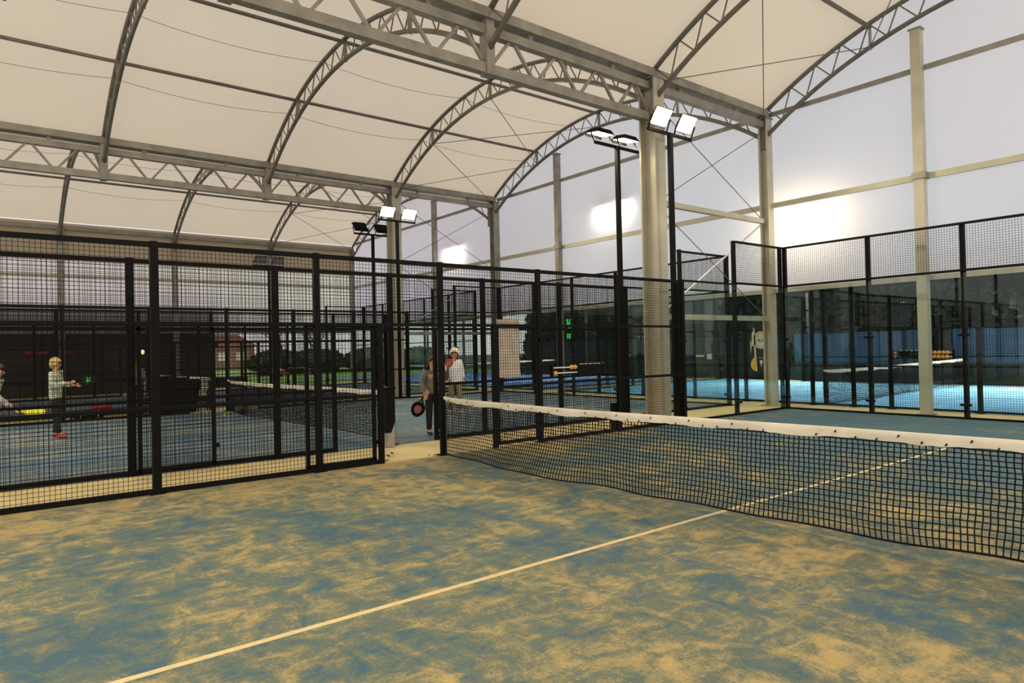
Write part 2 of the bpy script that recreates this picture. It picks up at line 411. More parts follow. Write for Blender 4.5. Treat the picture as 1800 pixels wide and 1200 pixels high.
# ------------------------------------------------------------ nets
def net_top(x): return .885-.012*math.sin(PI*min(1, x/6))+.006*max(0, x-3)
def net_mesh(L=10.0, cell=.046, t=.0078, far=False):
    nx = int(round(L/cell)); nz = 17; G = []
    rr = random.Random(3)
    ph = [rr.random()*6 for _ in range(8)]
    for i in range(nx+1):
        x = L*i/nx; top = net_top(x); row = []
        edge = min(1, x/.9, (L-x)/.9)
        for j in range(nz+1):
            s = j/nz
            zb = .045+.012*math.sin(x*1.7+ph[0])+.008*math.sin(x*5+ph[1]); zb = (zb+.020*max(0, x-4))*edge+.03*(1-edge)
            z = zb+(top-.07-zb)*(s**.86)
            bulge = (1-s)**2.2*(-.10+.05*math.sin(x*1.1+ph[2])+.02*math.sin(x*3.1+ph[3]))*edge-.02*math.sin(PI*s)*math.sin(x*.9+ph[4])
            dx = .035*math.exp(-s*7)*math.sin(x*2.1+ph[5])
            row.append((x+dx+.003*math.sin(j*1.3+i*.7), bulge, z))
        G.append(row)
    mb = MB()
    for i in range(nx+1):
        for j in range(nz): mb.bar(G[i][j], G[i][j+1], t, caps=False, up=(0, 1, 0))
    for j in range(nz+1):
        for i in range(nx): mb.bar(G[i][j], G[i+1][j], t if j else t*1.8, caps=False)
    return mb
def tape_mesh(L=10.0):
    mb = MB(); n = 160; rr = random.Random(5)
    prof = [(-.010, .0), (-.013, .045), (-.009, .076), (0, .086), (.009, .076), (.013, .045), (.010, .0)]
    for i in range(n+1):
        x = L*i/n; top = net_top(x)+.02+.02*math.exp(-x*5)
        hh = 1-.45*math.exp(-x*7)
        wv = .010*math.sin(x*4.1)+.006*math.sin(x*9.7+1); wb = .008*math.sin(x*6.3)+.004*rr.uniform(-1, 1)
        for (dy, dz) in prof:
            k = 1-dz/.086
            mb.v.append((x, dy*(1.2+.5*math.sin(x*7))+wv*k, top-.086*hh+dz*hh+wb*k))
    m = len(prof)
    for i in range(n):
        for j in range(m-1): mb.f.append((i*m+j, (i+1)*m+j, (i+1)*m+j+1, i*m+j+1))
    return mb
def make_net(label):
    r = thing('court_net', label, 'net', (0, 0, 0), None)
    net_mesh().build('net_mesh', CORD, r); tape_mesh().build('net_tape', TAPE, r, True)
    MB().tube([(x*.25, 0, net_top(x*.25)-.074) for x in range(41)], .004, 6).build('net_cable', BLACK, r)
    return r
def net_post(par, x, y):
    mb = MB().box(x-.05, x+.05, y-.05, y+.05, .012, .95); mb.box(x-.10, x+.10, y-.08, y+.08, .012, .03)
    return mb.build('net_post', BLACK, par)
N1 = make_net('black net with cream top band across the near court'); N1.location = (.05, 0, .0)
N2 = copy_tree(N1); N2['label'] = 'far net with pale band across the middle court'; N2.location = (-11.6, 0, 0)
N3 = copy_tree(N1); N3['label'] = 'net across the bright blue outdoor court behind the right glass wall'; N3.location = (.2, 11.5, 0); N3.rotation_euler = (0, 0, PI/2)
N4 = copy_tree(N1); N4['label'] = 'net across the deeper blue court seen past the open doorway'; N4.location = (-21.3, 11.5, 0); N4.rotation_euler = (0, 0, PI/2)
N5 = copy_tree(N1); N5['label'] = 'net across the farthest court below the arched roof'; N5.location = (-23.25, 0, 0)
tie = MB().bar((-.006, -.018, -.008), (.006, -.018, .010), .006, .010).mesh('tape_tie', CORD)
for i in range(58):
    x = .15+i*.165; q = place(tie, 'tape_tie', N1, (x, 0, net_top(x)+.02-.086+(.012 if i % 3 else .05)))
# the near post of the middle court net stands in the doorway with a metal foot
t = thing('net_post', 'dark net post with a grey foot plate at the middle court doorway', 'net post', (-1.52, -.12, 0))
MB().box(-1.60, -1.44, -.22, -.06, .25, 1.02).build('post_box', BLACK, t)
MB().box(-1.62, -1.42, -.24, -.04, 1.0, 1.03).build('post_cap', BLACK, t)
mb = MB(); mb.quad((-1.44, -.22, .012), (-1.36, -.1, .012), (-1.44, -.06, .42), (-1.46, -.2, .42)); mb.quad((-1.6, -.2, .012), (-1.44, -.22, .012), (-1.46, -.2, .42), (-1.58, -.18, .42))
mb.box(-1.6, -1.45, -.21, -.07, .012, .3)
mb.build('foot_plate', STEEL, t)

# ------------------------------------------------------------ steel hall: columns, trusses, arches
YR = [-11.9, -7.4, -2.9, 1.6, 6.1, 10.6]
X1, X2, X3 = -.78, -12.65, -25.85
def hcol(label, x, y, z1, w=.44, d=.34, m=ZINC, brackets=()):
    r = thing('steel_column', label, 'column', (x, y, 0))
    mb = MB(); t = .035
    mb.box(x-w/2, x-w/2+t, y-d/2, y+d/2, .03, z1); mb.box(x+w/2-t, x+w/2, y-d/2, y+d/2, .03, z1)
    mb.box(x-w/2+t, x+w/2-t, y-.015, y+.015, .03, z1); mb.build('shaft', m, r)
    MB().box(x-w/2-.08, x+w/2+.08, y-d/2-.06, y+d/2+.06, .0, .03).build('base_plate', STEEL, r)
    MB().box(x-w/2-.03, x+w/2+.03, y-d/2-.02, y+d/2+.02, z1, z1+.03).build('cap_plate', STEEL, r)
    return r
hcol('thick pale steel column between the courts, right of centre', X1, 6.1, 7.5)
hcol('pale steel column lit by the floodlight on the far side', X2, 6.1, 7.5)
hcol('galvanised corner column at the gable behind the near glass corner', X1+.03, 10.62, 7.5, .25, .26)
hcol('grey gable column in line with the far truss', X2, 10.62, 7.5, .32, .26, STEEL)
for y, l in ((-7.4, 'leftmost'), (-2.9, 'second from left'), (1.6, 'third from left'), (6.1, 'fourth from left'), (10.6, 'corner')):
    r = thing('steel_column', 'slim %s column of the clubhouse side wall' % l, 'column', (X3, y, 0))
    MB().box(X3-.12, X3+.12, y-.12, y+.12, .02, 7.3).build('shaft', STEEL, r)
    MB().box(X3-.2, X3+.2, y-.2, y+.2, 0, .02).build('base_plate', STEEL, r)
def gcol(label, x, z1, w=.2, m=STEEL):
    r = thing('gable_column', label, 'column', (x, 10.62, 0))
    MB().box(x-w/2, x+w/2, 10.52, 10.72, .02, z1).build('shaft', m, r)
    MB().box(x-w/2-.06, x+w/2+.06, 10.46, 10.78, 0, .02).build('base_plate', STEEL, r)
    MB().box(x-w/2-.03, x+w/2+.03, 10.50, 10.74, z1, z1+.03).build('cap_plate', STEEL, r)
    MB().box(x-w/2-.03, x+w/2+.05, 10.48, 10.76, 5.16, 5.3).build('rail_bracket', STEEL, r)
gcol('pale gable column at the right, in front of the outdoor court', 2.93, 8.45, .2, ZINC)
gcol('gable column left of the big column, under the arch haunch', -8.87, 8.55, .17)
gcol('gable column hidden behind the big steel column', -4.8, 8.65, .17)
gcol('gable column right of the far lit column', -17.2, 8.4, .17)
gcol('gable column at the far left bay of the gable', -21.5, 8.3, .17)

def truss(label, x, ys, chord_y0, full_end, group=None):
    """parallel-chord valley truss along y with a gutter beam above"""
    r = thing('valley_truss', label, 'roof truss', (x, ys[0], 6.58))
    a, b = ys[0], ys[-1]
    MB().box(x-.08, x+.08, a, full_end, 6.58, 6.76).build('bottom_chord', STEEL, r)
    MB().box(x-.08, x+.08, a, b, 7.28, 7.44).build('top_chord', STEEL, r)
    MB().box(x-.17, x+.17, a, b, 7.54, 7.72).build('gutter_beam', STEEL, r)
    st = 1.125; y = chord_y0
    while y < full_end-.2:
        for s, (p, q) in enumerate((((x, y+.06, 6.74), (x, y+st/2-.06, 7.3)), ((x, y+st/2+.06, 7.3), (x, y+st-.06, 6.74)))):
            MB().bar(p, q, .055, .055).build('diagonal', STEEL, r)
        y += st
    for yy in YR:
        if a <= yy <= b-.1:
            MB().box(x-.11, x+.11, yy-.09, yy+.09, 6.56, 7.75).build('stub_post', STEEL, r)
    for yy in np.arange(a+1, b, 2.25):
        MB().box(x-.05, x+.05, yy-.05, yy+.05, 7.44, 7.54).build('packer', STEEL, r)
    return r
truss('near valley truss crossing the top of the picture to the big column', X1, [-7.4, 10.6], -7.4, 5.92)
truss('far valley truss between the two left roof vaults', X2, [-11.9, 10.6], -11.9, 5.92)
r = thing('eave_beam', 'long eave beam above the clubhouse wall', 'beam', (X3, -11.9, 7.2))
MB().box(X3-.1, X3+.1, -11.9, 10.6, 7.2, 7.38).build('beam', STEEL, r)

def arc(cx, hw, zf, za, dx):
    rise = za-zf; R = (hw*hw+rise*rise)/(2*rise); return za-(R-math.sqrt(max(0, R*R-dx*dx)))
VA = {1: (5.17, 5.93, 7.66, 9.48, 7.0, 8.96), 2: (-6.72, 5.93, 7.66, 9.48, 7.0, 8.96), 3: (-19.33, 6.42, 7.45, 9.38, 6.85, 8.9)}
def outer(v, dx): c = VA[v]; return arc(c[0], c[1], c[2], c[3], dx)
def inner(v, dx): c = VA[v]; return arc(c[0], c[1], c[4], c[5], dx)
def make_arch(v, y):
    cx, hw = VA[v][:2]
    r = thing('arch_rib', 'rib', 'arch rib', (cx, y, VA[v][4]))
    n = 36; xs = [-hw+2*hw*i/n for i in range(n+1)]
    MB().tube([(cx+d, y, outer(v, d)) for d in xs], .055, 8).build('outer_chord', STEELD, r, True)
    MB().tube([(cx+d, y, inner(v, d)) for d in xs], .055, 8).build('inner_chord', STEELD, r, True)
    k = 18; prev = None
    for i in range(k):
        d0 = -hw+.12+(2*hw-.24)*i/k; d1 = -hw+.12+(2*hw-.24)*(i+.62)/k; d2 = -hw+.12+(2*hw-.24)*(i+1)/k
        MB().bar((cx+d0, y, outer(v, d0)), (cx+d1, y, inner(v, d1)), .034, .034, n=6).build('web_bar', STEELD, r)
        if i < k-1: MB().bar((cx+d1, y, inner(v, d1)), (cx+d2, y, outer(v, d2)), .034, .034, n=6).build('web_bar', STEELD, r)
    for d in (-hw*.54, 0, hw*.54):
        MB().bar((cx+d, y, outer(v, d)), (cx+d*1.0, y, inner(v, d)-.06), .10, .03).build('purlin_cleat', STEEL, r)
    for s in (-1, 1):
        MB().box(cx+s*hw-.08, cx+s*hw+.08, y-.06, y+.06, 6.72 if v != 3 else 6.6, 7.62 if v != 3 else 7.4).build('foot', STEELD, r)
    return r
RL = {2: {-7.4: 'left vault rib outside the frame top at far left', -2.9: 'steep arched rib rising at the upper left of the picture', 1.6: 'arched rib of the middle vault landing on the near truss at top centre',
          6.1: 'arched rib of the middle vault landing on the big column', 10.6: 'gable arch rib of the middle vault over the pale end wall'},
      1: {1.6: 'short visible foot of a right vault rib on the near truss', 6.1: 'arched rib of the right vault rising from the big column', 10.6: 'gable arch rib of the right vault at the upper right'},
      3: {-7.4: 'leftmost rib of the far low vault', -2.9: 'far vault rib behind the far truss at the left', 1.6: 'far vault rib second from the left', 6.1: 'far vault rib behind the unlit floodlight', 10.6: 'far vault gable rib behind the lit column'}}
for v in (2, 1, 3):
    proto = None
    for y in YR[1:]:
        if v == 1 and y < 1: continue
        if proto is None: a = proto = make_arch(v, y); y0 = y
        else: a = copy_tree(proto); a.location.y = y
        a['label'] = RL[v][y]
# purlins and seam cords
def rod(name, label, cat, p, q, d, m=STEELD, n=8, sag=0.0, grp=None):
    p = Vector(p); q = Vector(q)
    if sag: pts = [p.lerp(q, i/10)-Vector((0, 0, sag*4*(i/10)*(1-i/10))) for i in range(11)]
    else: pts = [p, q]
    return tag(MB().tube(pts, d/2, n).build(name, m, None, True), label, cat, grp)
names = {2: 'middle vault', 1: 'right vault', 3: 'far vault'}
for v in (2, 1, 3):
    cx, hw = VA[v][:2]
    for s, w in ((-.54, 'left flank'), (0, 'crown'), (.54, 'right flank')):
        if v == 1 and s > 0: continue
        d = s*hw
        rod('purlin', 'long purlin tube on the %s of the %s' % (w, names[v]), 'purlin', (cx+d, -11.9, outer(v, d)-.09), (cx+d, 10.6, outer(v, d)-.09), .095)
    for s, w in ((-.66, 'left'), (-.24, 'upper left')):
        d = s*hw
        if v == 1: continue
        mb = MB()
        for i in range(len(YR)-1):
            a, b = YR[i], YR[i+1]
            mb.tube([(cx+d, a+(b-a)*k/8, outer(v, d)-.0-.16*4*(k/8)*(1-k/8)) for k in range(9)], .007, 6)
        tag(mb.build('seam_cord', STEEL, None), 'thin sagging cord along the %s side of the %s' % (w, names[v]), 'cord')
# crossed roof bracing between the last two ribs
def cab(label, p, q, d=.022, m=STEELD): return rod('bracing_rod', label, 'bracing rod', p, q, d, m, 6)
for v, xf in ((2, X2), (1, X1), (3, X3)):
    cx, hw = VA[v][:2]; L = cx-hw; p1 = cx-.54*hw; p2 = cx
    zf = outer(v, -hw)-.2; z1 = inner(v, -.54*hw); z2 = inner(v, 0)
    nm = names[v]
    cab('roof bracing rod from low left rib foot up to the gable in the %s' % nm, (L, 6.1, zf), (p1, 10.6, z1))
    cab('roof bracing rod falling to the gable corner in the %s' % nm, (p1, 6.1, z1), (L, 10.6, zf))
    cab('upper roof bracing rod rising towards the gable in the %s' % nm, (p1, 6.1, z1), (p2, 10.6, z2))
    cab('upper roof bracing rod falling towards the gable in the %s' % nm, (p2, 6.1, z2), (p1, 10.6, z1))
for x, nm in ((X1, 'near'), (X2, 'far')):
    for z, w in ((4.82, 'upper'), (2.28, 'lower')):
        o = MB().box(x-.06, x+.06, 6.3, 10.45, z-.06, z+.06).build('strut', ZINC if x == X1 else STEEL)
        tag(o, '%s horizontal strut of the braced bay in the %s column row' % (w, nm), 'strut')
    cab('bracing rod rising to the truss in the %s braced bay' % nm, (x, 6.3, 4.88), (x, 10.4, 7.1), .02)
    cab('bracing rod falling from the truss in the %s braced bay' % nm, (x, 6.3, 7.0), (x, 10.4, 4.88), .02)
    cab('low bracing rod with pale sleeve in the %s braced bay' % nm, (x, 6.3, 2.36), (x, 10.4, 4.74), .045 if x == X1 else .02, WHITE)
    cab('low bracing rod falling to the lower strut in the %s braced bay' % nm, (x, 6.3, 4.7), (x, 10.4, 2.36), .02)
# gable rails
for x0, x1, w in ((X1+.1, 11, 'right'), (X2+.1, X1-.1, 'middle'), (X3+.1, X2-.1, 'far left')):
    for z, hh, nm, m in ((5.23, .13, 'middle', ZINC), (7.62, .10, 'upper', STEEL), (3.0, .11, 'bottom', ZINC)):
        o = MB().box(x0, x1, 10.68, 10.76, z-hh/2, z+hh/2).build('gable_rail', m)
        tag(o, '%s horizontal rail of the gable wall in the %s bay' % (nm, w), 'rail')

# ------------------------------------------------------------ membranes
for v, nm in ((1, 'right'), (2, 'middle'), (3, 'left')):
    cx, hw = VA[v][:2]; mb = MB(); n = 40; ys = [-12.4+i*(23.2/26) for i in range(27)]
    for y in ys:
        for i in range(n+1):
            d = -hw+2*hw*i/n
            k = min(abs(y-q) for q in YR)/2.25
            mb.v.append((cx+d, y, outer(v, d)+.075-.03*k*(1-(d/hw)**2)))
    for a in range(len(ys)-1):
        for i in range(n):
            k = a*(n+1)+i; mb.f.append((k, k+1, k+n+2, k+n+1))
    struct('ceiling', mb, ROOFM, True)['label'] = 'membrane of the %s roof vault, tinted with lamp warmth' % nm
    mb = MB()
    for i in range(n+1):
        d = -hw+2*hw*i/n; mb.v.append((cx+d, 10.78, 3.0)); mb.v.append((cx+d, 10.78, 5.2)); mb.v.append((cx+d, 10.78, outer(v, d)+.07))
    for i in range(n):
        for j in range(2): mb.f.append((3*i+j, 3*i+3+j, 3*i+4+j, 3*i+1+j))
    struct('wall_back', mb, GABLEM)['label'] = 'pale membrane of the %s gable bay' % nm
mb = MB(); mb.quad((X3-.13, -12, 2.86), (X3-.13, 10.78, 2.86), (X3-.13, 10.78, 5.9), (X3-.13, -12, 5.9)); struct('wall_left', mb, GABLEM)
mb = MB(); mb.quad((X3+.02, -12, 5.86), (X3+.02, 10.6, 5.86), (X3+.02, 10.6, 7.5), (X3+.02, -12, 7.5)); struct('trim_1', mb, UPPERBAND)
o = MB().box(X3-.1, X3+.02, -12, 10.6, 5.14, 5.28).build('wall_rail', ZINC); tag(o, 'long pale rail across the clubhouse side membrane', 'rail')
o = MB().box(X3-.1, X3+.08, -12, 10.6, 2.7, 2.88).build('wall_rail', STEELD); tag(o, 'brown rail above the dark clubhouse front', 'rail')

# ------------------------------------------------------------ clubhouse along the left
c = thing('clubhouse', 'dark timber clubhouse beyond the farthest court', 'building', (-27, -4, 0))
mb = MB().box(-30, -26.3, -13, 3.45, 0, 2.7); mb.build('wall', CLUBW, c)
mb = MB().box(-30.2, -26.25, -13, 3.5, 2.72, 4.1); mb.build('roof', CLUBW, c)
for y in np.arange(-8, 3, 2.2):
    MB().box(-26.3, -26.25, y, y+.06, .05, 2.65).build('wall_batten', BLACK, c)
for y in (-3.2, 1.0):
    d = MB().box(-26.3, -26.23, y, y+.95, .02, 2.1).build('door', CLUBW, c)
for y, w, l in ((-4.15, .75, 'faint long red sign on the dark clubhouse front'), (-2.95, .5, 'short dull red sign right of the blond player')):
    tag(MB().box(-26.22, -26.18, y, y+w, 1.84, 1.95).build('wall_sign', REDS), l, 'sign')
for y, z, l in ((-2.26, 2.1, 'small orange lamp hanging above the benches'), (-1.91, 1.78, 'small yellow lamp below the orange one')):
    q = thing('hanging_lamp', l, 'lamp', (-13.25, y, z)); MB().ball((-13.25, y, z), .045, sc=(1, 1, 1.4)).build('bulb', BULB, q, True)
    MB().tube([(-13.25, y, z+.05), (-13.25, y, 2.95)], .006, 6).build('flex', BLACK, q)

# ------------------------------------------------------------ floodlights
def lamp_light(par, loc, aim, w, spread=150):
    l = bpy.data.lights.new('floodlight_beam', 'AREA'); l.shape = 'RECTANGLE'; l.size = .45; l.size_y = .3; l.energy = w; l.color = LAMP_COL
    l.spread = math.radians(spread)
    o = bpy.data.objects.new('floodlight_beam', l); COL.objects.link(o); o.parent = par
    wv = Vector(par['_w']); o.location = Vector(loc)-wv
    o.rotation_euler = (Vector(aim)-Vector(loc)).to_track_quat('-Z', 'Y').to_euler()
    return o
def mast(label, x, y, dirx, diry=0, top=6.15, lit=True, sp=.42, m=None, w=None, glass=None, tilt=.62, spread=150):
    r = thing('floodlight_mast', label, 'floodlight', (x, y, 0))
    MB().box(x-.045, x+.045, y-.045, y+.045, .02, top).build('pole', m or BLACK, r)
    MB().box(x-.1, x+.1, y-.1, y+.1, .012, .03).build('base_plate', BLACK, r)
    D = Vector((dirx, diry, 0)); A = Vector((-diry, dirx, 0))
    c = Vector((x, y, top))
    MB().bar(c-A*.72, c+A*.72, .05, .06).build('crossbar', BLACK, r)
    nrm = (D*math.cos(tilt)-Vector((0, 0, math.sin(tilt)))).normalized(); upw = A.cross(nrm).normalized()
    if upw.z < 0: upw = -upw
    for s in (-1, 1):
        hc = c+A*sp*s+Vector((0, 0, .26))+D*.12
        mb = MB(); back = hc-nrm*.10
        # housing: shallow tapered box with a visor
        k = len(mb.v); wv, hv = .27, .20
        for (o1, q) in ((back, .7), (hc, 1.0)):
            for a, b in ((-1, -1), (1, -1), (1, 1), (-1, 1)): mb.v.append(tuple(o1+A*wv*q*a+upw*hv*q*b))
        mb.f += [(3, 2, 1, 0), (0, 1, 5, 4), (1, 2, 6, 5), (2, 3, 7, 6), (3, 0, 4, 7)]
        mb.quad(hc-A*wv+upw*hv, hc+A*wv+upw*hv, hc+A*wv*.95+upw*hv*1.02+nrm*.07, hc-A*wv*.95+upw*hv*1.02+nrm*.07)
        h = mb.build('lamp_head', BLACK, r)
        g = MB(); f0 = hc+nrm*.004; g.quad(f0-A*wv*.9-upw*hv*.88, f0+A*wv*.9-upw*hv*.88, f0+A*wv*.9+upw*hv*.88, f0-A*wv*.9+upw*hv*.88)
        g.build('lamp_glass', (glass or LITGLASS) if lit else LAMPOFF, h)
        br = MB()
        for e in (-1, 1): br.bar(c+A*(sp*s+e*.29), hc+A*e*.29, .012, .035)
        br.bar(c+A*(sp*s-.29), c+A*(sp*s+.29), .03, .02); br.build('bracket', BLACK, h)
        if lit: lamp_light(r, hc+nrm*.06, hc+nrm*5, w or LAMP_W, spread)
    return r
mast('tall floodlight mast of the near court, blazing right of the big column', -.21, 6.0, 1)
mast('floodlight mast facing the middle court, heads seen from behind', -1.50, 5.75, -1, tilt=1.42)
mast('floodlight mast lit in front of the far pale column', -11.80, 5.75, 1)
mast('unlit floodlight mast of the farthest court, left of the lit one', -13.16, 5.5, -1, lit=False, top=5.85)
mast('unlit low floodlight mast seen through the fence at the left', -23.45, 5.2, 1, lit=False, top=5.85)
mast('floodlight mast of the near court beyond the left edge', -.13, -6.05, 1)
mast('unseen floodlight mast added on the right side of the near court, far end', 10.13, 6.05, -1)  # unseen mast, added to light the near court
mast('unseen floodlight mast added on the right side of the near court, near end', 10.13, -6.05, -1)  # also unseen, added as light for the foreground
mast('floodlight mast of the middle court beyond the left edge', -1.50, -6.05, -1)
mast('floodlight mast of the middle court glowing at the left edge', -11.80, -6.0, 1)
mast('outdoor floodlight mast glowing through the gable right of centre', -6.35, 11.22, 0, -1, top=5.95, m=STEEL, w=1.4, glass=LITWHITE, tilt=.7)
mast('outdoor floodlight mast glowing through the gable left of the thick column', -15.9, 11.22, 0, -1, top=5.75, m=STEEL, w=1.4, glass=LITWHITE, tilt=.7)
mast('added outdoor floodlight mast for the warm gable glow above the near glass corner', .06, 11.9, 0, -1, top=4.45, w=1.0, tilt=.2)  # added mast, only there to put a glow on the membrane
mast('outdoor floodlight mast at the back of the bright blue court', 2.3, 21.9, 0, -1, top=6.0, m=STEEL, w=260, glass=LITWHITE, tilt=1.2, spread=90)

mast('outdoor floodlight mast at the back left of the bright blue court', -5.7, 21.9, 0, -1, top=6.0, m=STEEL, w=190, glass=LITWHITE, tilt=1.2, spread=90)
mast('outdoor floodlight mast at the back of the deeper blue court', -19, 21.9, 0, -1, top=6.0, m=STEEL, w=180, glass=LITWHITE, tilt=1.2, spread=90)

# ------------------------------------------------------------ bead score counters
def counter(label, p, along, rows, n_l, n_r):
    """rows of beads on two rods, black central box, mounted on a fence"""
    r = thing('score_counter', label, 'score counter', p)
    p = Vector(p); A = Vector(along).normalized(); Z = Vector((0, 0, 1)); L = 1.26; B = A.cross(Z)
    def bx(a0, a1, z0, z1, d=.03):
        mb = MB(); c0 = p+A*((a0+a1)/2)+Z*((z0+z1)/2); mb.bar(p+A*a0+Z*(z0+z1)/2, p+A*a1+Z*(z0+z1)/2, d*2, z1-z0); return mb
    bx(rows[0], rows[1], .0, .19).build('body', BLACK, r)
    for a in (0, L): bx(a-.02, a+.02, -.01, .2).build('end_plate', BLACK, r)
    for i, z in enumerate((.05, .145)):
        MB().tube([p+A*0+Z*z, p+A*L+Z*z], .011, 6).build('rod', WHITE, r)
        for k, (st, cnt, m) in enumerate(((n_l[i]), (n_r[i]))):
            for b in range(cnt):
                MB().ball(p+A*(st+b*.085)+Z*z, .042, 10, 6).build('bead', m, r, True)
    for b in range(6):
        mb = MB(); c = p+A*(rows[0]+.1+b*.11)+Z*.195; mb.bar(c-A*.02, c+A*.02, .05, .012); mb.build('number_tab', WHITE, r)
    return r
counter('bead score counter with orange beads on the near fence, right of the white sheet', (.07, 2.22, 1.14), (0, 1, 0), (.62, 1.22), ([.08, 1, ORANGE], [.42, 0, ORANGE]), ([0.6, 0, ORANGE], [.48, 2, ORANGE]))
counter('bead score counter with two rows of orange beads on the outdoor court fence', (1.98, 11.34, 1.2), (1, 0, 0), (.08, .72), ([.05, 1, REDB], [.1, 0, REDB]), ([.87, 4, ORANGE], [.80, 5, ORANGE]))
counter('small dark score counter on the far fence of the middle court', (-11.57, 1.25, 1.0), (0, 1, 0), (.45, 1.0), ([.5, 0, ORANGE], [.1, 0, ORANGE]), ([.42, 2, REDB], [.3, 1, ORANGE]))

# ------------------------------------------------------------ signs behind the glass
def textmesh(s, size, depth=.004):
    c = bpy.data.curves.new('txt', 'FONT'); c.body = s; c.size = size; c.extrude = depth; c.align_x = 'CENTER'; c.align_y = 'CENTER'
    o = bpy.data.objects.new('txt', c); COL.objects.link(o); bpy.context.view_layer.update()
    me = bpy.data.meshes.new_from_object(o.evaluated_get(bpy.context.evaluated_depsgraph_get())); bpy.data.objects.remove(o); return me
def put_text(s, size, loc, m, par, name, rz=0):
    me = textmesh(s, size); me.materials.clear(); me.materials.append(m)
    o = bpy.data.objects.new(name, me); COL.objects.link(o); w = Vector(par['_w']); o.parent = par
    o.location = Vector(loc)-w; o.rotation_euler = (PI/2, 0, rz); return o
def disc(c, r, d, n=28, r0=0):
    mb = MB()
    for i in range(n):
        a, b = 2*PI*i/n, 2*PI*(i+1)/n
        p = lambda R, t: (c[0]+R*math.cos(t), c[1]-d, c[2]+R*math.sin(t))
        if r0: mb.quad(p(r0, a), p(r, a), p(r, b), p(r0, b))
        else: k = len(mb.v); mb.v += [(c[0], c[1]-d, c[2]), p(r, a), p(r, b)]; mb.f.append((k, k+1, k+2))
    return mb
yb = 11.36
bn = thing('banner', 'black banner with a round white face emblem, beside the corner column', 'banner', (-1.45, yb, .7))
MB().box(-1.78, -1.02, yb, yb+.01, .82, 2.12).build('cloth', mat('banner_black', (.012, .010, .010), .6), bn)
CREAM = mat('cream_print', (.78, .74, .60), .6)
DK = mat('dark_print', (.03, .03, .03), .6); YEL = mat('yellow_print', (.85, .55, .03), .6)
cx_, cz_ = -1.475, 1.73
e = thing('e', 'e', 'e'); bpy.data.objects.remove(e)
disc((cx_, yb, cz_), .24, .004).build('emblem_disc', CREAM, bn)
for R0, R1 in ((.205, .213), (.165, .171)): disc((cx_, yb, cz_), R1, .007, 28, R0).build('emblem_ring', DK, bn)
for s in (-1, 1):
    disc((cx_+s*.055, yb, cz_-.01), .042, .007, 18, .026).build('emblem_eye', DK, bn); disc((cx_+s*.055, yb, cz_-.01), .012, .007, 12).build('emblem_eye', DK, bn)
mb = MB(); mb.quad((cx_, yb-.007, cz_-.085), (cx_+.025, yb-.007, cz_-.055), (cx_, yb-.007, cz_-.045), (cx_-.025, yb-.007, cz_-.055)); mb.build('emblem_nose', DK, bn)
mb = MB(); mb.quad((cx_-.05, yb-.007, cz_+.06), (cx_, yb-.007, cz_+.10), (cx_+.05, yb-.007, cz_+.06), (cx_, yb-.007, cz_+.09)); mb.build('emblem_crest', DK, bn)
mb = MB(); mb.quad((-1.66, yb-.004, .86), (-1.60, yb-.004, .86), (-1.66, yb-.004, 2.08), (-1.70, yb-.004, 2.08)); mb.build('white_stripe', CREAM, bn)
mb = MB(); k = [(-1.67, .88), (-1.74, .90), (-1.80, 1.0), (-1.79, 1.12), (-1.72, 1.22), (-1.665, 1.27)]
mb.v = [(a, yb-.003, z) for a, z in k]; mb.f = [tuple(range(len(k)))]; mb.build('yellow_leaf', YEL, bn)
mb = MB(); k = [(-1.70, 1.55), (-1.76, 1.6), (-1.79, 1.35), (-1.80, 1.75), (-1.74, 1.95), (-1.68, 2.0)]
mb.v = [(a, yb-.003, z) for a, z in k]; mb.f = [(0, 1, 4, 5), (2, 3, 1)]; mb.build('white_leaf', CREAM, bn)
MB().box(cx_-.04, cx_+.04, yb-.006, yb-.002, 1.08, 1.17).build('cup_print', CREAM, bn)
mb = MB(); mb.v = [(cx_-.02, yb-.004, 1.07), (cx_+.02, yb-.004, 1.07), (cx_, yb-.004, .97)]; mb.f = [(0, 1, 2)]; mb.build('cup_print', CREAM, bn)
MB().box(cx_-.08, cx_+.10, yb-.006, yb-.002, 1.23, 1.25).build('caption_bar', DK if False else STEEL, bn)
cs = thing('court_number_sign', 'dark court sign reading 05 left of the big column', 'sign', (-5.6, 11.3, 1.9))
MB().box(-6.0, -5.2, 11.36, 11.39, 1.85, 2.72).build('board', GREENSCR, cs)
PALE = mat('pale_green_print', (.35, .48, .38), .6)
put_text('05', .46, (-5.58, 11.35, 2.33), PALE, cs, 'number')
for i in range(3): MB().box(-5.9+i*.18, -5.80+i*.18, 11.34, 11.35, 1.92, 1.95).build('small_print', PALE, cs)
gs = thing('green_sign', 'glowing green sign of three short rows behind the middle court glass', 'sign', (-9.1, 11.3, 1.9))
MB().box(-9.32, -8.84, 11.32, 11.36, 1.92, 2.76).build('board', BLACK, gs)
rg = random.Random(12)
for row, (z, h) in enumerate(((2.58, .20), (2.32, .14), (2.05, .20))):
    mb = MB()
    for i in range(4 if row != 1 else 2):
        x = -9.26+i*.10+(0 if row != 1 else .05)
        if row == 0: mb.bar((x, 11.31, z-h/2), (x+.07, 11.31, z+h/2), .015, .022, up=(0, 1, 0)); mb.bar((x+.07, 11.31, z-h/2), (x+.0, 11.31, z+h/2), .015, .022, up=(0, 1, 0)) if i % 2 == 0 else None
        elif row == 1: mb.box(x, x+.06, 11.305, 11.315, z-.05, z+.05)
        else: mb.box(x, x+.075, 11.305, 11.315, z+.05, z+.08); mb.box(x+.025, x+.05, 11.305, 11.315, z-h/2, z+.05); mb.box(x, x+.06, 11.305, 11.315, z-.03, z-.01)
    mb.build('lit_row', GREENLED, gs)
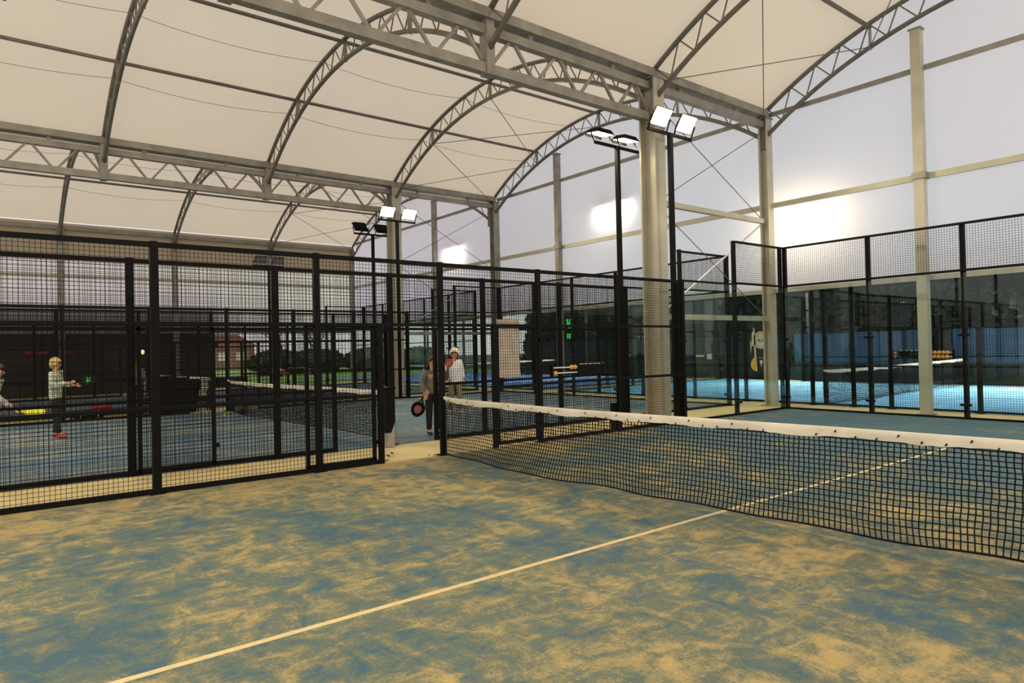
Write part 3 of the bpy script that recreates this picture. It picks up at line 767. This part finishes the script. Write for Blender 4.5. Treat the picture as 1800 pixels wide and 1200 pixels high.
for x, z, w, h, l in ((-6.55, 1.30, .24, .05, 'thin white strip left of the big column, upper, for a glass reflection'), (-6.6, 1.19, .16, .04, 'thin white strip left of the big column, lower, for a glass reflection'),
                      (-3.64, 1.27, .28, .06, 'long white plate for a reflection in the middle court glass'), (-3.25, 1.20, .16, .16, 'small square white reflection plate beside the long one')):
    tag(MB().box(x, x+w, 11.36, 11.375, z, z+h).build('reflection_plate', WHITE), l, 'reflection_plate')  # white plates stand in for reflections in the glass

# ------------------------------------------------------------ benches, bags, table between the far courts
def bench(label, x, y0, y1):
    b = thing('bench', label, 'bench', (x, (y0+y1)/2, 0))
    MB().box(x-.2, x+.2, y0, y1, .18, .23).build('seat', CLUBW, b)
    for y in (y0+.15, y1-.15):
        for s in (-.16, .16): MB().box(x+s-.02, x+s+.02, y-.02, y+.02, 0, .18).build('leg', BLACK, b)
    return b
bench('dark bench under the red bag behind the players', -12.5, -3.9, -1.95)
bag = thing('sports_bag', 'red and black sports bag on the dark bench', 'bag', (-12.5, -3.0, .23))
mb = MB(); mb.tube([(-12.5, -3.3, .30), (-12.5, -3.26, .305), (-12.5, -2.86, .305), (-12.5, -2.82, .30)], [.05, .07, .07, .05], 12); mb.build('body', REDS, bag, True)
MB().tube([(-12.45, -3.2, .35), (-12.40, -3.1, .43), (-12.40, -2.98, .43), (-12.45, -2.9, .35)], .01, 6).build('handle', BLACK, bag, True)
def racket(label, base, d, face, faceM, rimM, s=1.0, parent=None, gripM=BLACK, star=False):
    """padel racket: short handle, teardrop head; base = grip end, d = axis direction, face = face normal"""
    r = thing('padel_racket', label, 'racket', base); b = Vector(base); d = Vector(d).normalized(); n = Vector(face); n = (n-d*n.dot(d)).normalized(); a = d.cross(n)
    MB().tube([b, b+d*.13*s], .016*s, 8).build('grip', gripM, r, True)
    mb = MB(); k = 28; c = b+d*.31*s; out = []
    for i in range(k):
        t = 2*PI*i/k; w = .128*s*(1-.12*math.cos(t)); out.append((math.cos(t)*.145*s, math.sin(t)*w))
    for sgn in (-1, 1):
        for (u, v) in out: mb.v.append(tuple(c+d*u+a*v+n*.019*s*sgn))
    mb.f.append(tuple(reversed(range(k)))); mb.f.append(tuple(range(k, 2*k)))
    for i in range(k): j = (i+1) % k; mb.f.append((i, j, k+j, k+i))
    for sg in (-1, 1): mb.bar(b+d*.12*s+a*.012*sg, c-d*.12*s+a*.05*sg*s, .03*s, .02*s)
    mb.build('head', rimM, r)
    mb = MB()
    for sgn in (-1, 1):
        k0 = len(mb.v)
        for i, (u, v) in enumerate(out):
            q = .55 if not star else (.72 if i % 4 == 0 else .22)
            mb.v.append(tuple(c+d*u*q+a*v*q+n*.0205*s*sgn))
        mb.f.append(tuple(range(k0, k0+k)) if sgn > 0 else tuple(reversed(range(k0, k0+k))))
    mb.build('face_print', faceM, r)
    return r
GREENP = mat('green_print', (.03, .6, .10), .4); PINKP = mat('pink_print', (.35, .10, .10), .4); YELP = mat('yellow_racket', (.75, .75, .03), .4); ORP = mat('orange_print', (.6, .2, .1), .4)
kb = thing('sports_bag', 'black sports bag with pale piping on the ground by the bench', 'bag', (-12.05, -3.4, 0))
MB().tube([(-12.05, -3.75, .13), (-12.05, -3.7, .14), (-12.05, -3.1, .14), (-12.05, -3.05, .13)], [.08, .13, .13, .08], 12).build('body', BLACK, kb, True)
for q_ in (-3.6, -3.2): MB().tube([(-12.05+.135*math.cos(t_), q_, .14+.135*math.sin(t_)) for t_ in (-.6, 0, .6, 1.2, 1.8)], .008, 6).build('piping', WHITE, kb, True)
tb = thing('table', 'low table under a black cloth at the far side of the middle court', 'table', (-12.5, -1.2, 0))
mb = MB().box(-12.8, -12.2, -1.75, -.75, .0, .72); mb.build('cloth', BLACK, tb)
MB().box(-12.82, -12.18, -1.77, -.73, .72, .74).build('top', BLACK, tb)
tw = MB()
for i in range(8):
    for j in range(13):
        u, v = i/7, j/12
        tw.v.append((-12.16+.03*math.sin(i*1.5+j*.5)+.02*math.cos(j), -.62+.2*u+.03*math.sin(v*6), .90-.45*v+.02*math.sin(i*2)))
for i in range(7):
    for j in range(12): k = i*13+j; tw.f.append((k, k+1, k+14, k+13))
m_, N_, L_ = newmat('striped_towel'); b_ = N_['Principled BSDF']; tcx = N_.new('ShaderNodeTexCoord'); wv = N_.new('ShaderNodeTexWave'); wv.bands_direction = 'Z'; wv.inputs['Scale'].default_value = 6
rr_ = N_.new('ShaderNodeValToRGB'); rr_.color_ramp.elements[0].color = (.05, .05, .05, 1); rr_.color_ramp.elements[1].color = (.65, .62, .55, 1); rr_.color_ramp.elements[0].position = .35; rr_.color_ramp.elements[1].position = .5
L_.new(tcx.outputs['Object'], wv.inputs[0]); L_.new(wv.outputs[0], rr_.inputs[0]); L_.new(rr_.outputs[0], b_.inputs['Base Color']); STRIPE = m_
ch = thing('chair', 'dark folding chair beside the black-clothed table', 'chair', (-12.35, -.5, 0))
MB().box(-12.55, -12.18, -.68, -.32, .44, .47).build('seat', BLACK, ch); MB().box(-12.56, -12.53, -.68, -.32, .5, .9).build('backrest', BLACK, ch)
for sx_ in (-12.54, -12.20):
    for sy_ in (-.66, -.34): MB().box(sx_-.012, sx_+.012, sy_-.012, sy_+.012, .0, .9 if sx_ < -12.5 else .44).build('leg', BLACK, ch)
o = tw.build('towel', STRIPE, None, True); tag(o, 'striped pale towel hanging over the chair by the black table', 'towel'); o.modifiers.new('t', 'SOLIDIFY').thickness = .01
def litter(mb, x, y):
    for _ in range(3):
        a = rnd.random()*6; r = .03+rnd.random()*.03; p = Vector((x+rnd.uniform(-.05, .05), y+rnd.uniform(-.05, .05), .006))
        mb.quad(p, p+Vector((math.cos(a)*r, math.sin(a)*r, .01)), p+Vector((math.cos(a+.7)*r*1.3, math.sin(a+.7)*r*1.3, .014)), p+Vector((math.cos(a+1.4)*r, math.sin(a+1.4)*r, .004)))
for i, (x, y, l) in enumerate(((-.77, -.44, 'brown dry leaf on the sandy walkway, farthest of three'), (-.55, -.60, 'brown dry leaf in the middle of the doorway'), (-.13, -.10, 'dry leaves lying at the foot of the net post'), (-.2, -.92, 'dry leaf by the gate hinge'))):
    mb = MB(); litter(mb, x, y); tag(mb.build('dry_leaf', BARK), l, 'leaf')
for (x, y, z, l) in ((-.56, 3.3, .035, 'yellow ball on the walkway behind the net'), (-9.95, -.55, .045, 'small yellow ball on the middle court by its net'), (-.10, 1.12, 1.22, 'yellow ball stuck in the mesh beside the white sheet')):
    tag(MB().ball((x, y, z), .034, 12, 8).build('padel_ball', BALLY, None, True), l, 'ball')

# ------------------------------------------------------------ people
CLK = mat('black_cloth', (.012, .012, .014), .8, 0, .2, 12); GREYC = mat('light_grey_cloth', (.42, .38, .33), .8, 0, .15, 10)
SAGE = mat('pale_green_knit', (.50, .54, .40), .9, 0, .12, 14); KHAKI = mat('khaki_cloth', (.22, .19, .09), .85, 0, .15, 10)
WJACK = mat('white_quilted_jacket', (.72, .72, .74), .7, 0, .12, 18, .3); BLOND = mat('blond_hair', (.62, .42, .16), .7, 0, .25, 30); WHAIR = mat('white_hair', (.82, .76, .58), .8, 0, .12, 30)
BROWNH = mat('brown_hair', (.10, .05, .025), .7, 0, .25, 30); REDSH = mat('red_shoe', (.75, .06, .05), .5, 0, .1, 10); GREYS = mat('grey_shoe', (.5, .48, .44), .6); DARKG = mat('dark_grey_top', (.20, .18, .16), .8, 0, .2, 12)
CHECK = STRIPE
EYE = mat('dark_eye', (.03, .02, .02), .3); LIP = mat('lip', (.45, .12, .10), .5)
def skin(name, pts, edges, m, par, root=0, sub=2):
    me = bpy.data.meshes.new(name); w = Vector(par['_w'])
    me.from_pydata([tuple(Vector(p[0])-w) for p in pts], edges, []); me.materials.append(m)
    o = bpy.data.objects.new(name, me); COL.objects.link(o); o.parent = par
    sk = o.modifiers.new('skin', 'SKIN'); sk.use_smooth_shade = True
    for i, p in enumerate(pts):
        r = p[1]; r = (r, r) if not isinstance(r, tuple) else r
        me.skin_vertices[0].data[i].radius = r; me.skin_vertices[0].data[i].use_root = (i == root)
    s = o.modifiers.new('sub', 'SUBSURF'); s.levels = sub; s.render_levels = sub
    # apply, so the figure is plain mesh
    bpy.context.view_layer.update()
    nm = bpy.data.meshes.new_from_object(o.evaluated_get(bpy.context.evaluated_depsgraph_get()))
    o.modifiers.clear(); o.data = nm; nm.polygons.foreach_set('use_smooth', [True]*len(nm.polygons)); nm.name = name
    return o
def person(label, base, face, H, J, topm, legm, shoem, hairm, hairlen=0, headturn=0, skirt=0, long=.02, hv=1.0, mus=1.0, curl=(1, 1)):
    """J: local joints (right, forward, up) in metres for a figure of height H; face = heading angle"""
    r = thing('person', label, 'person', base); B = Vector(base)
    fwd = Vector((math.cos(face), math.sin(face), 0)); rig = Vector((math.sin(face), -math.cos(face), 0))
    def T(p): return B+rig*p[0]+fwd*p[1]+Vector((0, 0, p[2]))
    k = H/1.7
    d = dict(pelvis=(0, 0, .93*k), waist=(0, 0, 1.05*k), chest=(0, .01, 1.25*k), neck=(0, .0, 1.42*k), head=(0, .02, 1.58*k),
             shR=(.17*k, 0, 1.37*k), shL=(-.17*k, 0, 1.37*k), elR=(.23*k, -.02, 1.10*k), elL=(-.23*k, -.02, 1.10*k), haR=(.24*k, .06, .86*k), haL=(-.24*k, .06, .86*k),
             hiR=(.09*k, 0, .90*k), hiL=(-.09*k, 0, .90*k), knR=(.10*k, .03, .50*k), knL=(-.10*k, .03, .50*k), anR=(.10*k, 0, .10), anL=(-.10*k, 0, .10))
    d.update(J); g = {a: T(b) for a, b in d.items()}
    hd = g['head']; f2 = Vector((math.cos(face+headturn), math.sin(face+headturn), 0)); s2 = Vector((f2.y, -f2.x, 0)); Z = Vector((0, 0, 1))
    # one continuous body: torso, neck, head, arms, legs
    pts = [(g['pelvis'], (.11, .09)), (g['waist'], (.095, .075)), (g['chest'], (.10, .08)), (g['neck'], .05), (g['neck']+(hd-g['neck'])*.45, .05), (hd-Z*.03*k+f2*.012, (.070*k, .078*k)), (hd+Z*.055*k-f2*.004, (.072*k, .082*k))]
    ed = [(0, 1), (1, 2), (2, 3), (3, 4), (4, 5), (5, 6)]
    def chain(st, seq):
        p = st
        for q, rr in seq: pts.append((q, rr)); ed.append((p, len(pts)-1)); p = len(pts)-1
        return p
    for s in 'RL':
        chain(2, [(g['sh'+s], .05), (g['el'+s], .038), (g['ha'+s]*.85+g['el'+s]*.15, .026), (g['ha'+s], (.030, .02))])
        chain(0, [(g['hi'+s], .085), (g['kn'+s], .055), (g['an'+s], .036), (g['an'+s]+fwd*.10*k-Z*.055, .03)])
    skin('body', pts, ed, SKIN, r)
    # hands: palm and five bent fingers each
    for s in 'RL':
        h = g['ha'+s]; ax = (h-g['el'+s]).normalized(); sd = fwd.cross(ax)
        if sd.length < .2: sd = Z.cross(ax)
        sd = sd.normalized(); pn = ax.cross(sd).normalized(); sg = 1 if s == 'R' else -1
        P = [(h, (.026, .016)), (h+ax*.045, (.034, .015)), (h+ax*.075, (.034, .014))]; E = [(0, 1), (1, 2)]
        for i, (off, ln) in enumerate(((-.027, .058), (-.009, .068), (.009, .072), (.027, .064))):
            b0 = h+ax*.08+sd*off; c = curl[0 if s == 'R' else 1]
            a = len(P); P += [(b0, .0095), (b0+ax*ln*.45+pn*.016*c, .009), (b0+ax*ln*(.8-.25*c)+pn*.042*c, .0078)]; E += [(2, a), (a, a+1), (a+1, a+2)]
        a = len(P); t0 = h+ax*.03+sd*(.03*sg); P += [(t0, .011), (t0+ax*.035+sd*.018*sg+pn*.012, .0095), (t0+ax*.055+sd*.012*sg+pn*.032, .008)]; E += [(1, a), (a, a+1), (a+1, a+2)]
        skin('hand', P, E, SKIN, r, 0, 1)
    # face
    mb = MB(); mb.ball(hd+f2*.086*k-Z*.015*k, .016*k, 8, 6, (1, 1, 1.5)); mb.build('nose', SKIN, r, True)
    for e in (-1, 1):
        MB().ball(hd+f2*.078*k+s2*.030*k*e+Z*.012*k, .010*k, 8, 6).build('eye', EYE, r, True)
        MB().ball(hd+s2*.078*k*e-Z*.01*k, .020*k, 8, 6, (.6, .8, 1.5)).build('ear', SKIN, r, True)
    MB().bar(hd+f2*.082*k-Z*.052*k-s2*.022*k, hd+f2*.082*k-Z*.052*k+s2*.022*k, .008, .010, n=6).build('mouth', LIP, r)
    # hair: cap with tufts
    hb = MB(); nseg, ns = 18, 9; k0 = 0
    for i in range(ns+1):
        for j in range(nseg):
            a = 2*PI*j/nseg; front = max(0, math.cos(a))
            th = (PI*(.66+(.18*hairlen) - .30*front))*i/ns
            R = .098*k*hv*(1+.05*math.sin(5*a+i)+.03*math.sin(11*a))+.012*hairlen*(i/ns)
            hb.v.append(tuple(hd+Z*.045*k-f2*.012*k+(f2*math.cos(a)+s2*math.sin(a))*R*math.sin(th)+Z*R*1.08*math.cos(th)*(1.0 if math.cos(th) > 0 else 1.0+.5*hairlen)))
    for i in range(ns):
        for j in range(nseg): q = (j+1) % nseg; hb.f.append((i*nseg+j, (i+1)*nseg+j, (i+1)*nseg+q, i*nseg+q))
    hb.build('hair', hairm, r, True)
    # clothes
    hem = g['pelvis']-Z*long
    P = [(g['waist'], (.145*mus, .115*mus)), (hem, (.155*mus, .125*mus)), (g['chest'], (.165*mus, .12*mus)), (g['neck']-Z*.06, (.115, .09)), (g['neck']+Z*.0, (.066, .062))]; E = [(0, 1), (0, 2), (2, 3), (3, 4)]
    for s in 'RL':
        a = len(P); wr = g['ha'+s]*.88+g['el'+s]*.12
        P += [(g['sh'+s], .072*mus), (g['el'+s], .056*mus), (wr, .042*mus)]; E += [(2, a), (a, a+1), (a+1, a+2)]
    skin('top', P, E, topm, r)
    P = [(g['pelvis']+Z*.06, (.135, .105)), (g['pelvis']-Z*.02, (.15, .115))]; E = [(0, 1)]
    for s in 'RL':
        a = len(P); P += [(g['hi'+s], .098), (g['kn'+s], .070), (g['an'+s]-Z*.01, .055)]; E += [(1, a), (a, a+1), (a+1, a+2)]
    skin('trousers', P, E, legm, r)
    for s in 'RL':
        a = g['an'+s]; a = Vector((a.x, a.y, max(a.z, .06)))
        skin('shoe', [(a-fwd*.05-Z*.045, (.042, .045)), (a+fwd*.06-Z*.05, (.045, .035)), (a+fwd*.16-Z*.062, (.04, .024))], [(0, 1), (1, 2)], shoem, r, 0, 1)
    return r, g
CA = math.atan2(CY+4.4, CX+7.8)   # heading from the players towards the camera
# blond woman in pale green
p2, g2 = person('blond woman in pale green sweater and red shoes on the middle court', (-7.87, -4.43, .012), 1.15, 1.62,
    dict(haL=(-.16, .30, 1.06), elL=(-.24, .02, 1.10), haR=(.30, .36, 1.14), elR=(.27, .06, 1.06), anR=(.10, .10, .09), anL=(-.10, -.05, .09)), SAGE, CLK, REDSH, BLOND, .6, -.2, mus=1.15, long=.08, hv=1.1)
racket('black racket with a green star held by the blond woman', tuple(g2['haR']+Vector((.02, .03, 0))), (.28, .95, .12), (.9, -.3, .1), GREENP, BLACK, star=True)
# man at the left edge
p1, g1 = person('person in light grey top and black trousers at the left edge, leaning forward', (-5.71, -5.55, .012), .95, 1.62,
    dict(head=(.0, .20, 1.42), neck=(0, .12, 1.30), chest=(0, .08, 1.18), shR=(.17, .10, 1.27), shL=(-.17, .10, 1.27), elR=(.28, .34, 1.02), haR=(.27, .62, .80), knR=(.14, .12, .47), knL=(-.12, .02, .48), anR=(.18, .12, .09), anL=(-.10, -.28, .10)), GREYC, CLK, GREYS, BROWNH, .2, mus=1.05)
racket('black and yellow racket held low at the left edge', tuple(g1['haR']), (.35, .95, -.22), (0.5, -.6, 1), YELP, YELP)
# player in grey behind the net post
p3, g3 = person('player in grey top and black trousers behind the near net post', (-2.24, 1.20, .012), CA-.15, 1.50,
    dict(haR=(.20, .10, .80), elR=(.22, .02, 1.03), haL=(-.24, .20, 1.27), elL=(-.25, .06, 1.05)), DARKG, CLK, CLK, BROWNH, .1)
racket('dark red racket hanging from the hand of the player at the doorway', tuple(g3['haR']), (-.35, -.32, -1), (.8, -.6, 0), PINKP, BLACK, 1.02)
racket('racket with orange face raised beside the near net post', tuple(g3['haL']-Vector((0, 0, .06))), (.05, .18, 1), (.8, -.6, 0), ORP, REDSH, .58)
# white-haired woman
p4, g4 = person('white-haired woman in white jacket and khaki trousers seen past the net post', (-5.66, 3.95, .012), -.25, 1.62,
    dict(haR=(.26, .12, .86), haL=(-.24, .04, .86), head=(0, .05, 1.52), knL=(-.10, .10, .48), anL=(-.10, .14, .09), anR=(.10, -.12, .09)), WJACK, KHAKI, GREYS, WHAIR, .35, -.35, mus=1.32, long=.14, hv=1.3)
# striped spectator
p5, g5 = person('spectator in a striped black and white top standing by the benches', (-12.9, -2.13, 0), -.3, 1.55, {}, STRIPE, CLK, CLK, BROWNH, .2)

tag(MB().box(1.98, 2.22, 21.56, 21.6, 2.05, 3.95).build('bright_strip_panel', WHITE), 'tall narrow white panel standing in for a bright strip near the right edge', 'panel')  # panel added for a bright vertical strip behind the fence mesh

# ------------------------------------------------------------ trees, lawn, house
def cloud(n, rx, rz, size, seed, cone=False):
    q = random.Random(seed); mb = MB()
    for i in range(n):
        u = q.random(); z = (u*2-1)
        rad = math.sqrt(max(0, 1-z*z)) if not cone else min(1, (1-u)*1.5)*.95+.05
        a = q.random()*2*PI; rr = rad*(.55+.45*q.random())*rx*(1+.2*math.sin(3*a+seed)+.12*math.sin(7*a+9*u))
        c = Vector((rr*math.cos(a), rr*math.sin(a), z*rz)); s = size*(.6+.8*q.random())
        e = Euler((q.random()*6, q.random()*6, q.random()*6)); m3 = e.to_matrix()
        ux = m3 @ Vector((s, 0, 0)); uy = m3 @ Vector((0, s*.55, 0)); mb.quad(c-ux-uy, c+ux-uy, c+ux+uy, c-ux+uy)
    return mb
FOL = [cloud(5200, 1.75, 3.7, .19, s, True).mesh('foliage', LEAF) for s in (1, 2, 3)]
TR = MB().tube([(0, 0, 0), (0, 0, 3)], [.16, .1], 8).mesh('trunk', BARK)
tl = ['behind the blue windscreen at the right edge', 'behind the right part of the blue windscreen', 'behind the gap in the blue windscreen', 'above the right bead counter', 'behind the middle of the blue windscreen',
      'behind the left part of the blue windscreen', 'at the left end of the blue windscreen', 'behind the round face banner', 'right of the big column', 'directly behind the big column', 'left of the big column', 'behind the 05 sign',
      'behind the two score beads', 'behind the green sign', 'right of the white sheet', 'behind the white sheet', 'behind the white-haired woman', 'above the doorway']
for i in range(18):
    x = 9-i*2.0+rnd.uniform(-.3, .3); y = 24+rnd.uniform(-.5, 1.2); s = rnd.uniform(.9, 1.15)
    r = thing('conifer', 'dark conifer in the tree row %s' % tl[i], 'tree', (x, y, 0), 'conifers behind the outdoor courts')
    a = place(FOL[i % 3], 'foliage', r, (x, y, 3.7*s), rnd.random()*6); a.scale = (s, s, s)
    place(TR, 'trunk', r, (x, y, -.02))
H2 = cloud(1600, 1.5, 1.0, .16, 9).mesh('foliage', LEAF2)
for i, (x, y, sc, l) in enumerate(((-46, 13.2, 1.1, 'left'), (-47, 17, 1.3, 'middle'), (-45, 21, 1.2, 'right'), (-44, 25.5, 1.3, 'far right'))):
    r = thing('hedge', 'olive green bush beyond the lawn, %s of four' % l, 'bush', (x, y, 0)); a = place(H2, 'foliage', r, (x, y, .95)); a.scale = (sc, sc*1.3, .95)
    place(TR, 'trunk', r, (x, y, -.3)).scale = (.5, .5, .3)
def bare(label, x, y, h, seed):
    q = random.Random(seed); r = thing('bare_tree', label, 'tree', (x, y, 0)); mb = MB()
    mb.tube([(x, y, -.02), (x+.05, y, h*.4)], [.14, .10], 7)
    def br(p, d, l, rad, lv):
        e = p+d*l; mb.tube([p, e], [rad, rad*.6], 5)
        if lv:
            for _ in range(3): br(p+d*l*q.uniform(.5, 1), (d+Vector((q.uniform(-.8, .8), q.uniform(-.8, .8), q.uniform(-.1, .5)))).normalized(), l*.68, rad*.55, lv-1)
    for _ in range(5): br(Vector((x+.05, y, h*q.uniform(.25, .4))), Vector((q.uniform(-.7, .7), q.uniform(-.7, .7), .8)).normalized(), h*.3, .06, 3)
    mb.build('branches', BARK, r); return r
bare('bare leafless tree in front of the red house, left opening', -40, 11.5, 5.5, 4)
bare('bare leafless tree over the lawn, right of the first', -42, 14.8, 5.0, 8)
hs = thing('house', 'red brick house beyond the lawn at the left opening', 'house', (-70, 17, 0))
MB().box(-76, -70, 14, 19, -.1, 2.6).build('wall', BRICK, hs)
mb = MB(); mb.v = [(-69.7, 13.7, 2.6), (-69.7, 19.3, 2.6), (-76.3, 19.3, 2.6), (-76.3, 13.7, 2.6), (-73, 15, 4.0), (-73, 18, 4.0)]
mb.f = [(0, 1, 5, 4), (1, 2, 5), (2, 3, 4, 5), (3, 0, 4)]; mb.build('roof', ROOFT, hs)
for y in (15, 17): MB().box(-70.02, -69.95, y, y+.8, 1.0, 1.9).build('window', WHITE, hs)
sd = thing('planter_box', 'low brown timber box at the corner of the lawn', 'box', (-28, 4.6, 0))
MB().box(-29, -27.6, 4.0, 5.4, -.02, .45).build('box', BARK, sd); MB().box(-29.05, -27.55, 3.95, 5.45, .45, .5).build('rim', BARK, sd)
tag(MB().box(-27.42, -27.34, 5.4, 5.48, -.02, .75).build('yellow_post', YELP), 'short yellow marker post at the lawn edge', 'post')
for o in bpy.data.objects:
    if '_w' in o: del o['_w']
